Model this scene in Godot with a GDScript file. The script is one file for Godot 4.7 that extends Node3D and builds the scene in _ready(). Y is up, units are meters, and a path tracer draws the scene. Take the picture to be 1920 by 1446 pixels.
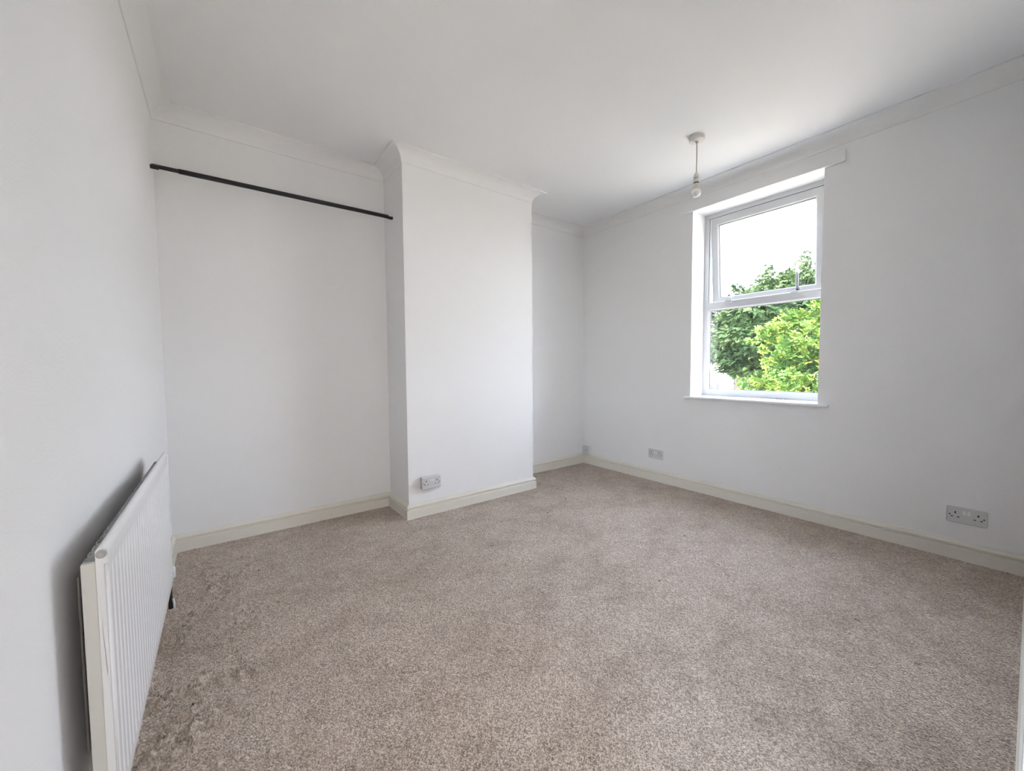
extends Node3D
# An empty bedroom: chimney breast, carpet, radiator, one window with trees outside.
# x runs along the back wall (left wall at 0), y is up from the carpet, z comes towards the camera.

const ROOM_X := 3.4505       # left wall to window wall
const FRONT_Z := 2.9892       # front wall with the doorway
const CEIL := 2.526
const BREAST_L := 1.2847     # chimney breast, left and right sides and depth
const BREAST_R := 2.4202
const BREAST_D := 0.3674
const WIN_L := 1.221         # window opening in the window wall
const WIN_R := 2.103
const WIN_B := 0.803
const WIN_T := 2.345
const FRAME_X := 3.649       # room face of the window frame
const OUT_X := 3.77          # outer face of the window wall
const DOOR_L := 0.09         # doorway in the front wall, behind the camera
const DOOR_R := 0.90
const DOOR_T := 2.02

var M := {}
var taken := {}
var rng := RandomNumberGenerator.new()


func _ready() -> void:
	rng.seed = 7
	# ---- camera, sky, sun, exposure
	var cam := Camera3D.new()
	cam.name = "camera"
	cam.position = Vector3(0.26079, 1.06749, 2.96253)
	cam.basis = Basis(Vector3.UP, -0.64097) * Basis(Vector3.RIGHT, -0.04891) * Basis(Vector3.BACK, -0.00774)
	cam.fov = rad_to_deg(2.0 * atan(723.0 / 730.54))
	cam.near = 0.02
	cam.far = 400.0
	add_child(cam)
	cam.current = true

	var sky_look := ProceduralSkyMaterial.new()
	sky_look.sky_top_color = Color(0.785, 0.845, 0.95)
	sky_look.sky_horizon_color = Color(0.98, 0.99, 1.0)
	sky_look.sky_curve = 0.25
	sky_look.ground_horizon_color = Color(0.8, 0.79, 0.76)
	sky_look.ground_bottom_color = Color(0.7, 0.69, 0.66)
	var sky := Sky.new()
	sky.sky_material = sky_look
	var env := Environment.new()
	env.background_mode = Environment.BG_SKY
	env.sky = sky
	env.background_energy_multiplier = 12.0
	env.tonemap_mode = Environment.TONE_MAPPER_LINEAR
	env.tonemap_exposure = 2.0
	env.sdfgi_enabled = true
	env.ssao_enabled = true
	env.ssil_enabled = true
	var we := WorldEnvironment.new()
	we.name = "world"
	we.environment = env
	add_child(we)

	var sun := DirectionalLight3D.new()
	sun.name = "sun"
	sun.light_color = Color(1.0, 0.96, 0.90)
	sun.light_energy = 6.7
	sun.light_angular_distance = 2.0
	sun.shadow_enabled = true
	sun.sky_mode = DirectionalLight3D.SKY_MODE_LIGHT_ONLY
	sun.basis = Basis.looking_at(Vector3(0.6, -0.72, 0.34).normalized())
	add_child(sun)

	materials()
	shell()
	trims()
	window()
	landing()
	outside()
	radiator()
	clothes_rail()
	pendant()
	sockets()
	small_things()


# ------------------------------------------------------------------ helpers
func fresh_name(called: String) -> String:
	var n: int = taken.get(called, 0)
	taken[called] = n + 1
	return called if n == 0 else "%s_%03d" % [called, n]


func tag(o: Node, label := "", category := "", group := "", kind := "") -> void:
	if label:
		o.set_meta("label", label)
	if category:
		o.set_meta("category", category)
	if group:
		o.set_meta("group", group)
	if kind:
		o.set_meta("kind", kind)


func base(called: String, at := Vector3.ZERO) -> Node3D:
	var o := Node3D.new()
	o.name = fresh_name(called)
	o.position = at
	add_child(o, true)
	return o


func put(mesh: Mesh, called: String, mat: Material, parent: Node = null) -> MeshInstance3D:
	var o := MeshInstance3D.new()
	if parent == null:
		parent = self
		o.name = fresh_name(called)
	else:
		var n := 0
		for c in parent.get_children():
			var s := str(c.name)
			if s == called or (s.begins_with(called + "_") and s.substr(called.length() + 1).is_valid_int()):
				n += 1
		o.name = called if n == 0 else "%s_%03d" % [called, n]
	o.mesh = mesh
	o.material_override = mat
	parent.add_child(o, true)
	return o


func begin(smooth := false) -> SurfaceTool:
	var st := SurfaceTool.new()
	st.begin(Mesh.PRIMITIVE_TRIANGLES)
	st.set_smooth_group(0 if smooth else -1)
	return st


func done(st: SurfaceTool) -> ArrayMesh:
	st.generate_normals()
	return st.commit()


# a flat convex face, turned so that it looks along OUT
func face(st: SurfaceTool, pts: Array, out: Vector3) -> void:
	var n := (pts[1] - pts[0] as Vector3).cross(pts[2] - pts[0])
	var p := pts.duplicate()
	if n.dot(out) > 0.0:
		p.reverse()
	for i in range(1, p.size() - 1):
		st.add_vertex(p[0])
		st.add_vertex(p[i])
		st.add_vertex(p[i + 1])


func box(st: SurfaceTool, lo: Vector3, hi: Vector3, bevel := 0.0, t := Transform3D.IDENTITY) -> void:
	var c := (lo + hi) * 0.5
	var h := (hi - lo) * 0.5
	var b := minf(bevel, minf(h.x, minf(h.y, h.z)) * 0.9)
	for ax in 3:
		var u := (ax + 1) % 3
		var v := (ax + 2) % 3
		for s in [-1.0, 1.0]:
			var pts := []
			for q in [[-1, -1], [1, -1], [1, 1], [-1, 1]]:
				var p := Vector3.ZERO
				p[ax] = h[ax] * s
				p[u] = (h[u] - b) * q[0]
				p[v] = (h[v] - b) * q[1]
				pts.append(t * (c + p))
			var o := Vector3.ZERO
			o[ax] = s
			face(st, pts, t.basis * o)
			if b <= 0.0:
				continue
			for s2 in [-1.0, 1.0]:   # the chamfer between this face and the next axis's face
				var e := []
				for w in [-1.0, 1.0]:
					var p1 := Vector3.ZERO
					p1[ax] = h[ax] * s
					p1[u] = (h[u] - b) * s2
					p1[v] = (h[v] - b) * w
					var p2 := Vector3.ZERO
					p2[ax] = (h[ax] - b) * s
					p2[u] = h[u] * s2
					p2[v] = (h[v] - b) * w
					if w < 0:
						e.append(t * (c + p1))
						e.append(t * (c + p2))
					else:
						e.append(t * (c + p2))
						e.append(t * (c + p1))
				var o2 := Vector3.ZERO
				o2[ax] = s
				o2[u] = s2
				face(st, e, t.basis * o2)
	if b > 0.0:
		for sx in [-1.0, 1.0]:
			for sy in [-1.0, 1.0]:
				for sz in [-1.0, 1.0]:
					var d := Vector3(sx, sy, sz)
					face(st, [t * (c + d * Vector3(h.x, h.y - b, h.z - b)), t * (c + d * Vector3(h.x - b, h.y, h.z - b)), t * (c + d * Vector3(h.x - b, h.y - b, h.z))], t.basis * d)


func box_mesh(lo: Vector3, hi: Vector3, bevel := 0.0) -> ArrayMesh:
	var st := begin()
	box(st, lo, hi, bevel)
	return done(st)


# turned round the y axis; profile of Vector2(radius, height) from bottom to top
func lathe(st: SurfaceTool, prof: Array, n := 24, t := Transform3D.IDENTITY) -> void:
	for i in prof.size() - 1:
		for k in n:
			var a0 := TAU * k / n
			var a1 := TAU * (k + 1) / n
			var p: Vector2 = prof[i]
			var q: Vector2 = prof[i + 1]
			var A := t * Vector3(p.x * cos(a0), p.y, p.x * sin(a0))
			var B := t * Vector3(p.x * cos(a1), p.y, p.x * sin(a1))
			var C := t * Vector3(q.x * cos(a1), q.y, q.x * sin(a1))
			var D := t * Vector3(q.x * cos(a0), q.y, q.x * sin(a0))
			if p.x > 0.00001:
				tri(st, A, B, C)
			if q.x > 0.00001:
				tri(st, A, C, D)


func tri(st: SurfaceTool, a: Vector3, b: Vector3, c: Vector3) -> void:
	st.add_vertex(a)
	st.add_vertex(b)
	st.add_vertex(c)


func tube(st: SurfaceTool, path: Array, r: float, n := 10, caps := true) -> void:
	var rings := []
	for i in path.size():
		var d: Vector3 = (path[mini(i + 1, path.size() - 1)] - path[maxi(i - 1, 0)]).normalized()
		var u := d.cross(Vector3.UP if absf(d.y) < 0.9 else Vector3.RIGHT).normalized()
		var v := d.cross(u)
		var ring := []
		for k in n:
			ring.append(path[i] + (u * cos(TAU * k / n) + v * sin(TAU * k / n)) * r)
		rings.append(ring)
	for i in path.size() - 1:
		for k in n:
			var j := (k + 1) % n
			tri(st, rings[i][k], rings[i + 1][j], rings[i][j])
			tri(st, rings[i][k], rings[i + 1][k], rings[i + 1][j])
	if caps:
		for k in n:
			var j := (k + 1) % n
			tri(st, path[0], rings[0][k], rings[0][j])
			tri(st, path[-1], rings[-1][j], rings[-1][k])


# a profile of Vector2(offset from the wall, height) run along corners A to B of a room, mitred
func run(prof: Array, a: Vector2, b: Vector2, n: Vector2, before: Vector2, after: Vector2) -> ArrayMesh:
	var st := begin()
	var s := []
	var e := []
	for p in prof:
		var pa: Vector2 = a + (n + before) * p.x
		var pb: Vector2 = b + (n + after) * p.x
		s.append(Vector3(pa.x, p.y, pa.y))
		e.append(Vector3(pb.x, p.y, pb.y))
	var middle := Vector3.ZERO
	for i in prof.size():
		middle += (s[i] + e[i]) / (2.0 * prof.size())
	for i in prof.size():
		var j := (i + 1) % prof.size()
		var d: Vector2 = prof[j] - prof[i]
		if d.length() < 0.00001:
			continue
		var o := Vector3(n.x * d.y, -d.x, n.y * d.y)   # the profile goes up the room side, so outwards is to its right
		face(st, [s[i], e[i], e[j], s[j]], o)
	var along := Vector3((b - a).normalized().x, 0, (b - a).normalized().y)
	var poly := PackedVector2Array(prof)
	var ids := Geometry2D.triangulate_polygon(poly)
	for k in range(0, ids.size(), 3):
		face(st, [s[ids[k]], s[ids[k + 1]], s[ids[k + 2]]], -along)
		face(st, [e[ids[k]], e[ids[k + 1]], e[ids[k + 2]]], along)
	return done(st)


func noise_map(freq: float, size: int, kind := FastNoiseLite.TYPE_SIMPLEX, octaves := 1, seed_ := 1, ramp: Gradient = null) -> NoiseTexture2D:
	var f := FastNoiseLite.new()
	f.noise_type = kind
	f.frequency = freq
	f.seed = seed_
	f.fractal_type = FastNoiseLite.FRACTAL_FBM if octaves > 1 else FastNoiseLite.FRACTAL_NONE
	f.fractal_octaves = octaves
	var t := NoiseTexture2D.new()
	t.width = size
	t.height = size
	t.seamless = true
	t.noise = f
	t.color_ramp = ramp
	return t


# grain that repeats without a seam: random lattices of several sizes, blown up and added; CELLS are [lattice size, weight]
func grain(size: int, cells: Array, seed_: int, ramp: Gradient = null) -> ImageTexture:
	var r := RandomNumberGenerator.new()
	r.seed = seed_
	var sum := PackedFloat32Array()
	sum.resize(size * size)
	var total := 0.0
	for c in cells:
		var n: int = c[0]
		var raw := PackedByteArray()
		for i in n * n:
			raw.append(r.randi() & 255)
		var pad := 4
		var wide := n + 2 * pad
		var data := PackedByteArray()
		for j in wide:
			for i in wide:
				data.append(raw[posmod(j - pad, n) * n + posmod(i - pad, n)])
		var k := size / n
		var im := Image.create_from_data(wide, wide, false, Image.FORMAT_L8, data)
		im.resize(wide * k, wide * k, Image.INTERPOLATE_CUBIC)
		var part := im.get_region(Rect2i(pad * k, pad * k, size, size)).get_data()
		var w: float = c[1]
		total += w * w
		for i in size * size:
			sum[i] += (part[i] - 127.5) / 127.5 * w
	var out := PackedByteArray()
	out.resize(size * size * 3)
	var table := []
	for v in 256:
		table.append(ramp.sample(v / 255.0) if ramp else Color(v / 255.0, v / 255.0, v / 255.0))
	var scale_ := 0.55 / sqrt(total)
	for i in size * size:
		var col: Color = table[clampi(int((0.5 + sum[i] * scale_) * 255.0), 0, 255)]
		out[i * 3] = col.r8
		out[i * 3 + 1] = col.g8
		out[i * 3 + 2] = col.b8
	return ImageTexture.create_from_image(Image.create_from_data(size, size, false, Image.FORMAT_RGB8, out))


func ramp_of(points: Array) -> Gradient:
	var g := Gradient.new()
	var offs := PackedFloat32Array()
	var cols := PackedColorArray()
	for p in points:
		offs.append(p[0])
		cols.append(p[1])
	g.offsets = offs
	g.colors = cols
	return g


# albedo given as linear reflectance
func mat(called: String, r: float, g: float, b: float, rough: float) -> StandardMaterial3D:
	var m := StandardMaterial3D.new()
	m.resource_name = called
	m.albedo_color = Color(r, g, b).linear_to_srgb()
	m.roughness = rough
	M[called] = m
	return m


func relief(m: StandardMaterial3D, t: Texture2D, cm: float, per_metre: float) -> void:
	m.heightmap_enabled = true
	m.heightmap_texture = t
	m.heightmap_scale = cm
	m.uv1_triplanar = true
	m.uv1_world_triplanar = true
	m.uv1_scale = Vector3.ONE * per_metre


func materials() -> void:
	var roller := noise_map(0.09, 512, FastNoiseLite.TYPE_SIMPLEX, 2, 3)
	relief(mat("wall_paint", 0.875, 0.87, 0.868, 0.8), roller, 0.03, 2.2)
	relief(mat("ceiling_paint", 0.875, 0.872, 0.872, 0.9), roller, 0.02, 2.2)
	mat("plaster_coving", 0.86, 0.855, 0.845, 0.7)
	mat("cream_gloss", 0.80, 0.765, 0.68, 0.32)
	mat("white_gloss", 0.86, 0.86, 0.85, 0.3)
	mat("upvc", 0.60, 0.605, 0.615, 0.38)
	mat("gasket", 0.03, 0.03, 0.035, 0.6)
	mat("handle_grey", 0.26, 0.255, 0.27, 0.4)
	mat("clear_plastic", 0.62, 0.66, 0.64, 0.3)
	mat("black_plastic", 0.012, 0.012, 0.013, 0.45)
	mat("socket_white", 0.66, 0.655, 0.66, 0.35)
	mat("rocker_white", 0.82, 0.82, 0.81, 0.3)
	mat("slot_dark", 0.02, 0.02, 0.02, 0.6)
	mat("radiator_enamel", 0.84, 0.84, 0.845, 0.25)
	mat("radiator_side", 0.66, 0.65, 0.60, 0.4)
	mat("fin_steel", 0.55, 0.56, 0.55, 0.45)
	mat("plug_grey", 0.42, 0.43, 0.42, 0.4)
	mat("bracket_steel", 0.45, 0.44, 0.41, 0.5)
	mat("rail_black", 0.010, 0.010, 0.012, 0.5)
	mat("pendant_plastic", 0.74, 0.72, 0.68, 0.4)
	mat("flex_cord", 0.50, 0.44, 0.39, 0.6)
	mat("bulb_collar", 0.66, 0.61, 0.54, 0.45)
	mat("bulb_dome", 0.90, 0.88, 0.87, 0.18)
	mat("brass", 0.45, 0.38, 0.25, 0.35).metallic = 0.8
	mat("lint", 0.56, 0.48, 0.40, 0.95)
	mat("lint_dark", 0.22, 0.17, 0.13, 0.95)
	mat("bark", 0.10, 0.075, 0.055, 0.95)
	mat("render_white", 0.80, 0.78, 0.77, 0.9)
	mat("brick_far", 0.036, 0.026, 0.021, 0.9)
	mat("window_dark", 0.02, 0.022, 0.03, 0.2)
	mat("roof_tile", 0.25, 0.22, 0.2, 0.9)
	mat("ground_mix", 0.34, 0.30, 0.22, 0.95)
	mat("landing_carpet", 0.42, 0.35, 0.29, 0.95)

	var glass := mat("glass", 0.04, 0.06, 0.055, 0.02)
	glass.transparency = BaseMaterial3D.TRANSPARENCY_ALPHA
	glass.albedo_color.a = 0.03

	var carpet := mat("carpet", 1.0, 1.0, 1.0, 0.97)
	carpet.albedo_texture = grain(1024, [[256, 1.0], [128, 0.45], [512, 1.0], [64, 0.2]], 11, ramp_of([[0.08, Color(0.575, 0.52, 0.47)], [0.36, Color(0.735, 0.675, 0.615)], [0.60, Color(0.82, 0.755, 0.695)], [0.90, Color(0.95, 0.89, 0.83)]]))
	relief(carpet, grain(1024, [[256, 1.0], [128, 0.8], [512, 0.5]], 5), 0.45, 1.35)
	carpet.detail_enabled = true   # trodden pile: hand-wide patches, shading of the leaning pile put into the colour
	carpet.detail_blend_mode = BaseMaterial3D.BLEND_MODE_MUL
	carpet.detail_albedo = grain(512, [[16, 0.8], [32, 1.0], [64, 0.7], [128, 0.5], [256, 0.3]], 23, ramp_of([[0.0, Color(0.91, 0.90, 0.89)], [0.45, Color(0.97, 0.967, 0.963)], [0.8, Color(1, 1, 1)]]))
	carpet.detail_uv_layer = BaseMaterial3D.DETAIL_UV_2
	carpet.uv2_triplanar = true
	carpet.uv2_world_triplanar = true
	carpet.uv2_scale = Vector3(0.26, 0.26, 0.36)
	carpet.rim_enabled = true
	carpet.rim = 0.15
	carpet.rim_tint = 0.8

	for leaf in ["conifer_leaf", "golden_leaf", "silver_leaf"]:
		var m := mat(leaf, 1, 1, 1, 0.6)
		m.vertex_color_use_as_albedo = true
		m.metallic_specular = 0.12
		m.backlight_enabled = true
		m.backlight = Color(0.35, 0.4, 0.3)


# ------------------------------------------------------------------ the room
func shell() -> void:
	var w: StandardMaterial3D = M.wall_paint
	var top := 2.66
	var o := put(box_mesh(Vector3(-0.12, -0.2, -0.12), Vector3(0, top, FRONT_Z + 0.1)), "wall_left", w)
	tag(o, "white painted wall on the left with the radiator hung low on it", "wall", "", "structure")
	var st: SurfaceTool
	o = put(box_mesh(Vector3(0, -0.2, -0.12), Vector3(OUT_X, top, 0)), "wall_back", w)
	tag(o, "white painted back wall behind both alcoves", "wall", "", "structure")
	o = put(box_mesh(Vector3(BREAST_L, -0.2, -0.02), Vector3(BREAST_R, top, BREAST_D), 0.002), "wall_chimney", w)
	tag(o, "white painted chimney breast standing forward from the back wall", "wall", "", "structure")

	st = begin()   # the window wall, open where the window is
	var z0 := -0.12
	var z1 := FRONT_Z + 0.1
	box(st, Vector3(ROOM_X, -0.2, z0), Vector3(OUT_X, WIN_B, z1))
	box(st, Vector3(ROOM_X, WIN_T, z0), Vector3(OUT_X, top, z1))
	box(st, Vector3(ROOM_X, WIN_B, z0), Vector3(OUT_X, WIN_T, WIN_L))
	box(st, Vector3(ROOM_X, WIN_B, WIN_R), Vector3(OUT_X, WIN_T, z1))
	o = put(done(st), "wall_right", w)
	tag(o, "white painted wall on the right with the deep window opening", "wall", "", "structure")

	st = begin()   # front wall with the doorway that the photographer stands in
	box(st, Vector3(0, -0.2, FRONT_Z), Vector3(DOOR_L, top, z1))
	box(st, Vector3(DOOR_R, -0.2, FRONT_Z), Vector3(ROOM_X, top, z1))
	box(st, Vector3(DOOR_L, DOOR_T, FRONT_Z), Vector3(DOOR_R, top, z1))
	o = put(done(st), "wall_front", w)
	tag(o, "white painted front wall with the open doorway", "wall", "", "structure")

	o = put(box_mesh(Vector3(-0.12, CEIL, -0.12), Vector3(OUT_X, CEIL + 0.2, z1)), "ceiling", M.ceiling_paint)
	tag(o, "plain white painted ceiling", "ceiling", "", "structure")

	var fl := base("floor")
	tag(fl, "beige twist pile carpet covering the whole floor", "carpet", "", "structure")
	put(box_mesh(Vector3(-0.12, -0.2, -0.12), Vector3(OUT_X, -0.02, z1)), "floorboard_base", M.bark, fl)
	put(carpet_mesh(), "carpet", M.carpet, fl)


func smooth(a: float, b: float, x: float) -> float:
	return smoothstep(a, b, x)


# the carpet is a sheet of fine cells; beside the radiator its pile is pulled up into loose tufts and ripples
func carpet_mesh() -> ArrayMesh:
	var xs := []
	var x := -0.005
	while x < 0.75:
		xs.append(x)
		x += 0.0065
	while x < ROOM_X + 0.02:
		xs.append(x)
		x += 0.02
	var zs := []
	var z := -0.005
	while z < FRONT_Z + 0.1:
		zs.append(z)
		z += 0.0075
	var tufts := FastNoiseLite.new()
	tufts.seed = 4
	tufts.frequency = 22.0
	tufts.fractal_type = FastNoiseLite.FRACTAL_FBM
	tufts.fractal_octaves = 3
	var where := FastNoiseLite.new()
	where.seed = 9
	where.frequency = 4.5
	var roll := FastNoiseLite.new()
	roll.seed = 2
	roll.frequency = 3.0
	var pos := PackedVector3Array()
	for zz in zs:
		for xx in xs:
			var y := roll.get_noise_2d(xx, zz) * 0.0025
			var near := 1.0 - smooth(0.10, 0.62, xx + 0.12 * where.get_noise_2d(xx * 2.0 + 5.0, zz * 2.0))
			near *= smooth(0.05, 0.5, zz)
			if near > 0.0:
				var t := tufts.get_noise_2d(xx * 0.75 + zz * 0.35, zz * 1.7 - xx * 0.5)
				var on := smooth(-0.25, 0.35, where.get_noise_2d(xx, zz))
				y += near * on * (maxf(0.0, t - 0.02) * 0.044 - maxf(0.0, -t - 0.1) * 0.010)
			# a join in the carpet beside the back wall
			if xx > 0.22 and xx < 0.75:
				var line: float = 0.217 - (xx - 0.275) * 0.06
				y += 0.004 * (1.0 - smooth(0.0, 0.016, absf(zz - line))) * smooth(0.22, 0.3, xx) * (1.0 - smooth(0.6, 0.75, xx))
			pos.append(Vector3(xx, y, zz))
	var idx := PackedInt32Array()
	var nx := xs.size()
	for j in zs.size() - 1:
		for i in nx - 1:
			var a := j * nx + i
			idx.append_array([a, a + 1, a + nx, a + 1, a + nx + 1, a + nx])
	var nor := PackedVector3Array()
	nor.resize(pos.size())
	for j in zs.size():
		for i in nx:
			var l := pos[j * nx + maxi(i - 1, 0)]
			var r := pos[j * nx + mini(i + 1, nx - 1)]
			var d := pos[maxi(j - 1, 0) * nx + i]
			var u := pos[mini(j + 1, zs.size() - 1) * nx + i]
			nor[j * nx + i] = (u - d).cross(r - l).normalized()
	var arr := []
	arr.resize(Mesh.ARRAY_MAX)
	arr[Mesh.ARRAY_VERTEX] = pos
	arr[Mesh.ARRAY_NORMAL] = nor
	arr[Mesh.ARRAY_INDEX] = idx
	var m := ArrayMesh.new()
	m.add_surface_from_arrays(Mesh.PRIMITIVE_TRIANGLES, arr)
	return m


func trims() -> void:
	var v := [Vector2(0, FRONT_Z), Vector2(0, 0), Vector2(BREAST_L, 0), Vector2(BREAST_L, BREAST_D), Vector2(BREAST_R, BREAST_D), Vector2(BREAST_R, 0), Vector2(ROOM_X, 0), Vector2(ROOM_X, FRONT_Z)]
	var n := [Vector2(1, 0), Vector2(0, 1), Vector2(-1, 0), Vector2(0, 1), Vector2(1, 0), Vector2(0, 1), Vector2(-1, 0), Vector2(0, -1)]
	# coving: a small step on the wall, a hollow, a small step on the ceiling
	var cove := [Vector2(0, 2.448), Vector2(0.0045, 2.448), Vector2(0.0045, 2.453)]
	for k in range(0, 13):
		var a := PI / 2 * k / 12.0
		cove.append(Vector2(0.0045 + 0.078 * (1.0 - cos(a)), 2.455 + 0.063 * sin(a)))
	cove.append_array([Vector2(0.0895, 2.5185), Vector2(0.0895, CEIL + 0.003), Vector2(0, CEIL + 0.003)])
	var t := base("trim_1")
	tag(t, "white plaster coving round the top of the walls", "coving", "", "structure")
	for i in 8:
		put(run(cove, v[i], v[(i + 1) % 8], n[i], n[(i + 7) % 8], n[(i + 1) % 8]), "coving_length", M.plaster_coving, t)
	# skirting: flat face, groove, rounded torus and a small top fillet
	var sk := [Vector2(-0.004, -0.02), Vector2(0.0206, -0.02), Vector2(0.0206, 0.0605), Vector2(0.0195, 0.0622), Vector2(0.0085, 0.0640), Vector2(0.0075, 0.0705), Vector2(0.0145, 0.0725), Vector2(0.0180, 0.0770), Vector2(0.0185, 0.0845), Vector2(0.0160, 0.0895), Vector2(0.0110, 0.0930), Vector2(0.0080, 0.0955), Vector2(0.0062, 0.1005), Vector2(0.0030, 0.1025), Vector2(-0.004, 0.1025)]
	var sides := [["left", [0], "beside and behind the radiator"], ["back", [1, 5], "along the back wall in both alcoves"], ["chimney", [2, 3, 4], "round the foot of the chimney breast"], ["right", [6], "under the window"]]
	for s in sides:
		var b := base("baseboard_" + s[0])
		tag(b, "cream painted skirting board with a grooved top " + s[2], "skirting", "", "structure")
		for i in s[1]:
			put(run(sk, v[i], v[(i + 1) % 8], n[i], n[(i + 7) % 8], n[(i + 1) % 8]), "board", M.cream_gloss, b)
	var fb := base("baseboard_front")
	tag(fb, "cream painted skirting board on the front wall beside the doorway", "skirting", "", "structure")
	put(run(sk, v[7], Vector2(DOOR_R + 0.07, FRONT_Z), n[7], n[6], Vector2.ZERO), "board", M.cream_gloss, fb)
	# the doorway the camera stands in
	var d := base("door_1")
	tag(d, "white painted architrave of the doorway at the right edge", "doorway", "", "structure")
	for side in [[DOOR_L - 0.07, DOOR_L], [DOOR_R, DOOR_R + 0.07]]:
		put(box_mesh(Vector3(side[0], 0.0, FRONT_Z - 0.02), Vector3(side[1], DOOR_T + 0.07, FRONT_Z + 0.002), 0.003), "architrave", M.white_gloss, d)
	put(box_mesh(Vector3(DOOR_L - 0.07, DOOR_T, FRONT_Z - 0.02), Vector3(DOOR_R + 0.07, DOOR_T + 0.07, FRONT_Z + 0.002), 0.003), "architrave", M.white_gloss, d)
	for x in [DOOR_L, DOOR_R - 0.02]:
		put(box_mesh(Vector3(x, 0.0, FRONT_Z + 0.002), Vector3(x + 0.02, DOOR_T, FRONT_Z + 0.1)), "jamb", M.white_gloss, d)


# ------------------------------------------------------------------ the window
func ring(st: SurfaceTool, x0: float, x1: float, z0: float, z1: float, y0: float, y1: float, wz: float, wb: float, wt: float, bevel: float, t := Transform3D.IDENTITY) -> void:
	# four mitred bars; bevel slopes the inner room-side edge
	var o := [Vector2(z0, y0), Vector2(z1, y0), Vector2(z1, y1), Vector2(z0, y1)]
	var i := [Vector2(z0 + wz, y0 + wb), Vector2(z1 - wz, y0 + wb), Vector2(z1 - wz, y1 - wt), Vector2(z0 + wz, y1 - wt)]
	var m := []
	var c := Vector2((z0 + z1) / 2, (y0 + y1) / 2)
	for k in 4:
		m.append(i[k] + Vector2(signf(i[k].x - c.x), signf(i[k].y - c.y)) * bevel)
	for k in 4:
		var j := (k + 1) % 4
		var P := func(p: Vector2, x: float) -> Vector3: return t * Vector3(x, p.y, p.x)
		var mid: Vector2 = (o[k] + o[j]) / 2 - c
		var outd := t.basis * Vector3(0, mid.y, mid.x)
		face(st, [P.call(o[k], x0), P.call(o[j], x0), P.call(m[j], x0), P.call(m[k], x0)], t.basis * Vector3.LEFT)
		face(st, [P.call(m[k], x0), P.call(m[j], x0), P.call(i[j], x0 + bevel), P.call(i[k], x0 + bevel)], t.basis * Vector3.LEFT)
		face(st, [P.call(i[k], x0 + bevel), P.call(i[j], x0 + bevel), P.call(i[j], x1), P.call(i[k], x1)], -outd)
		face(st, [P.call(o[k], x1), P.call(o[j], x1), P.call(i[j], x1), P.call(i[k], x1)], t.basis * Vector3.RIGHT)
		face(st, [P.call(o[k], x0), P.call(o[j], x0), P.call(o[j], x1), P.call(o[k], x1)], outd)


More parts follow.
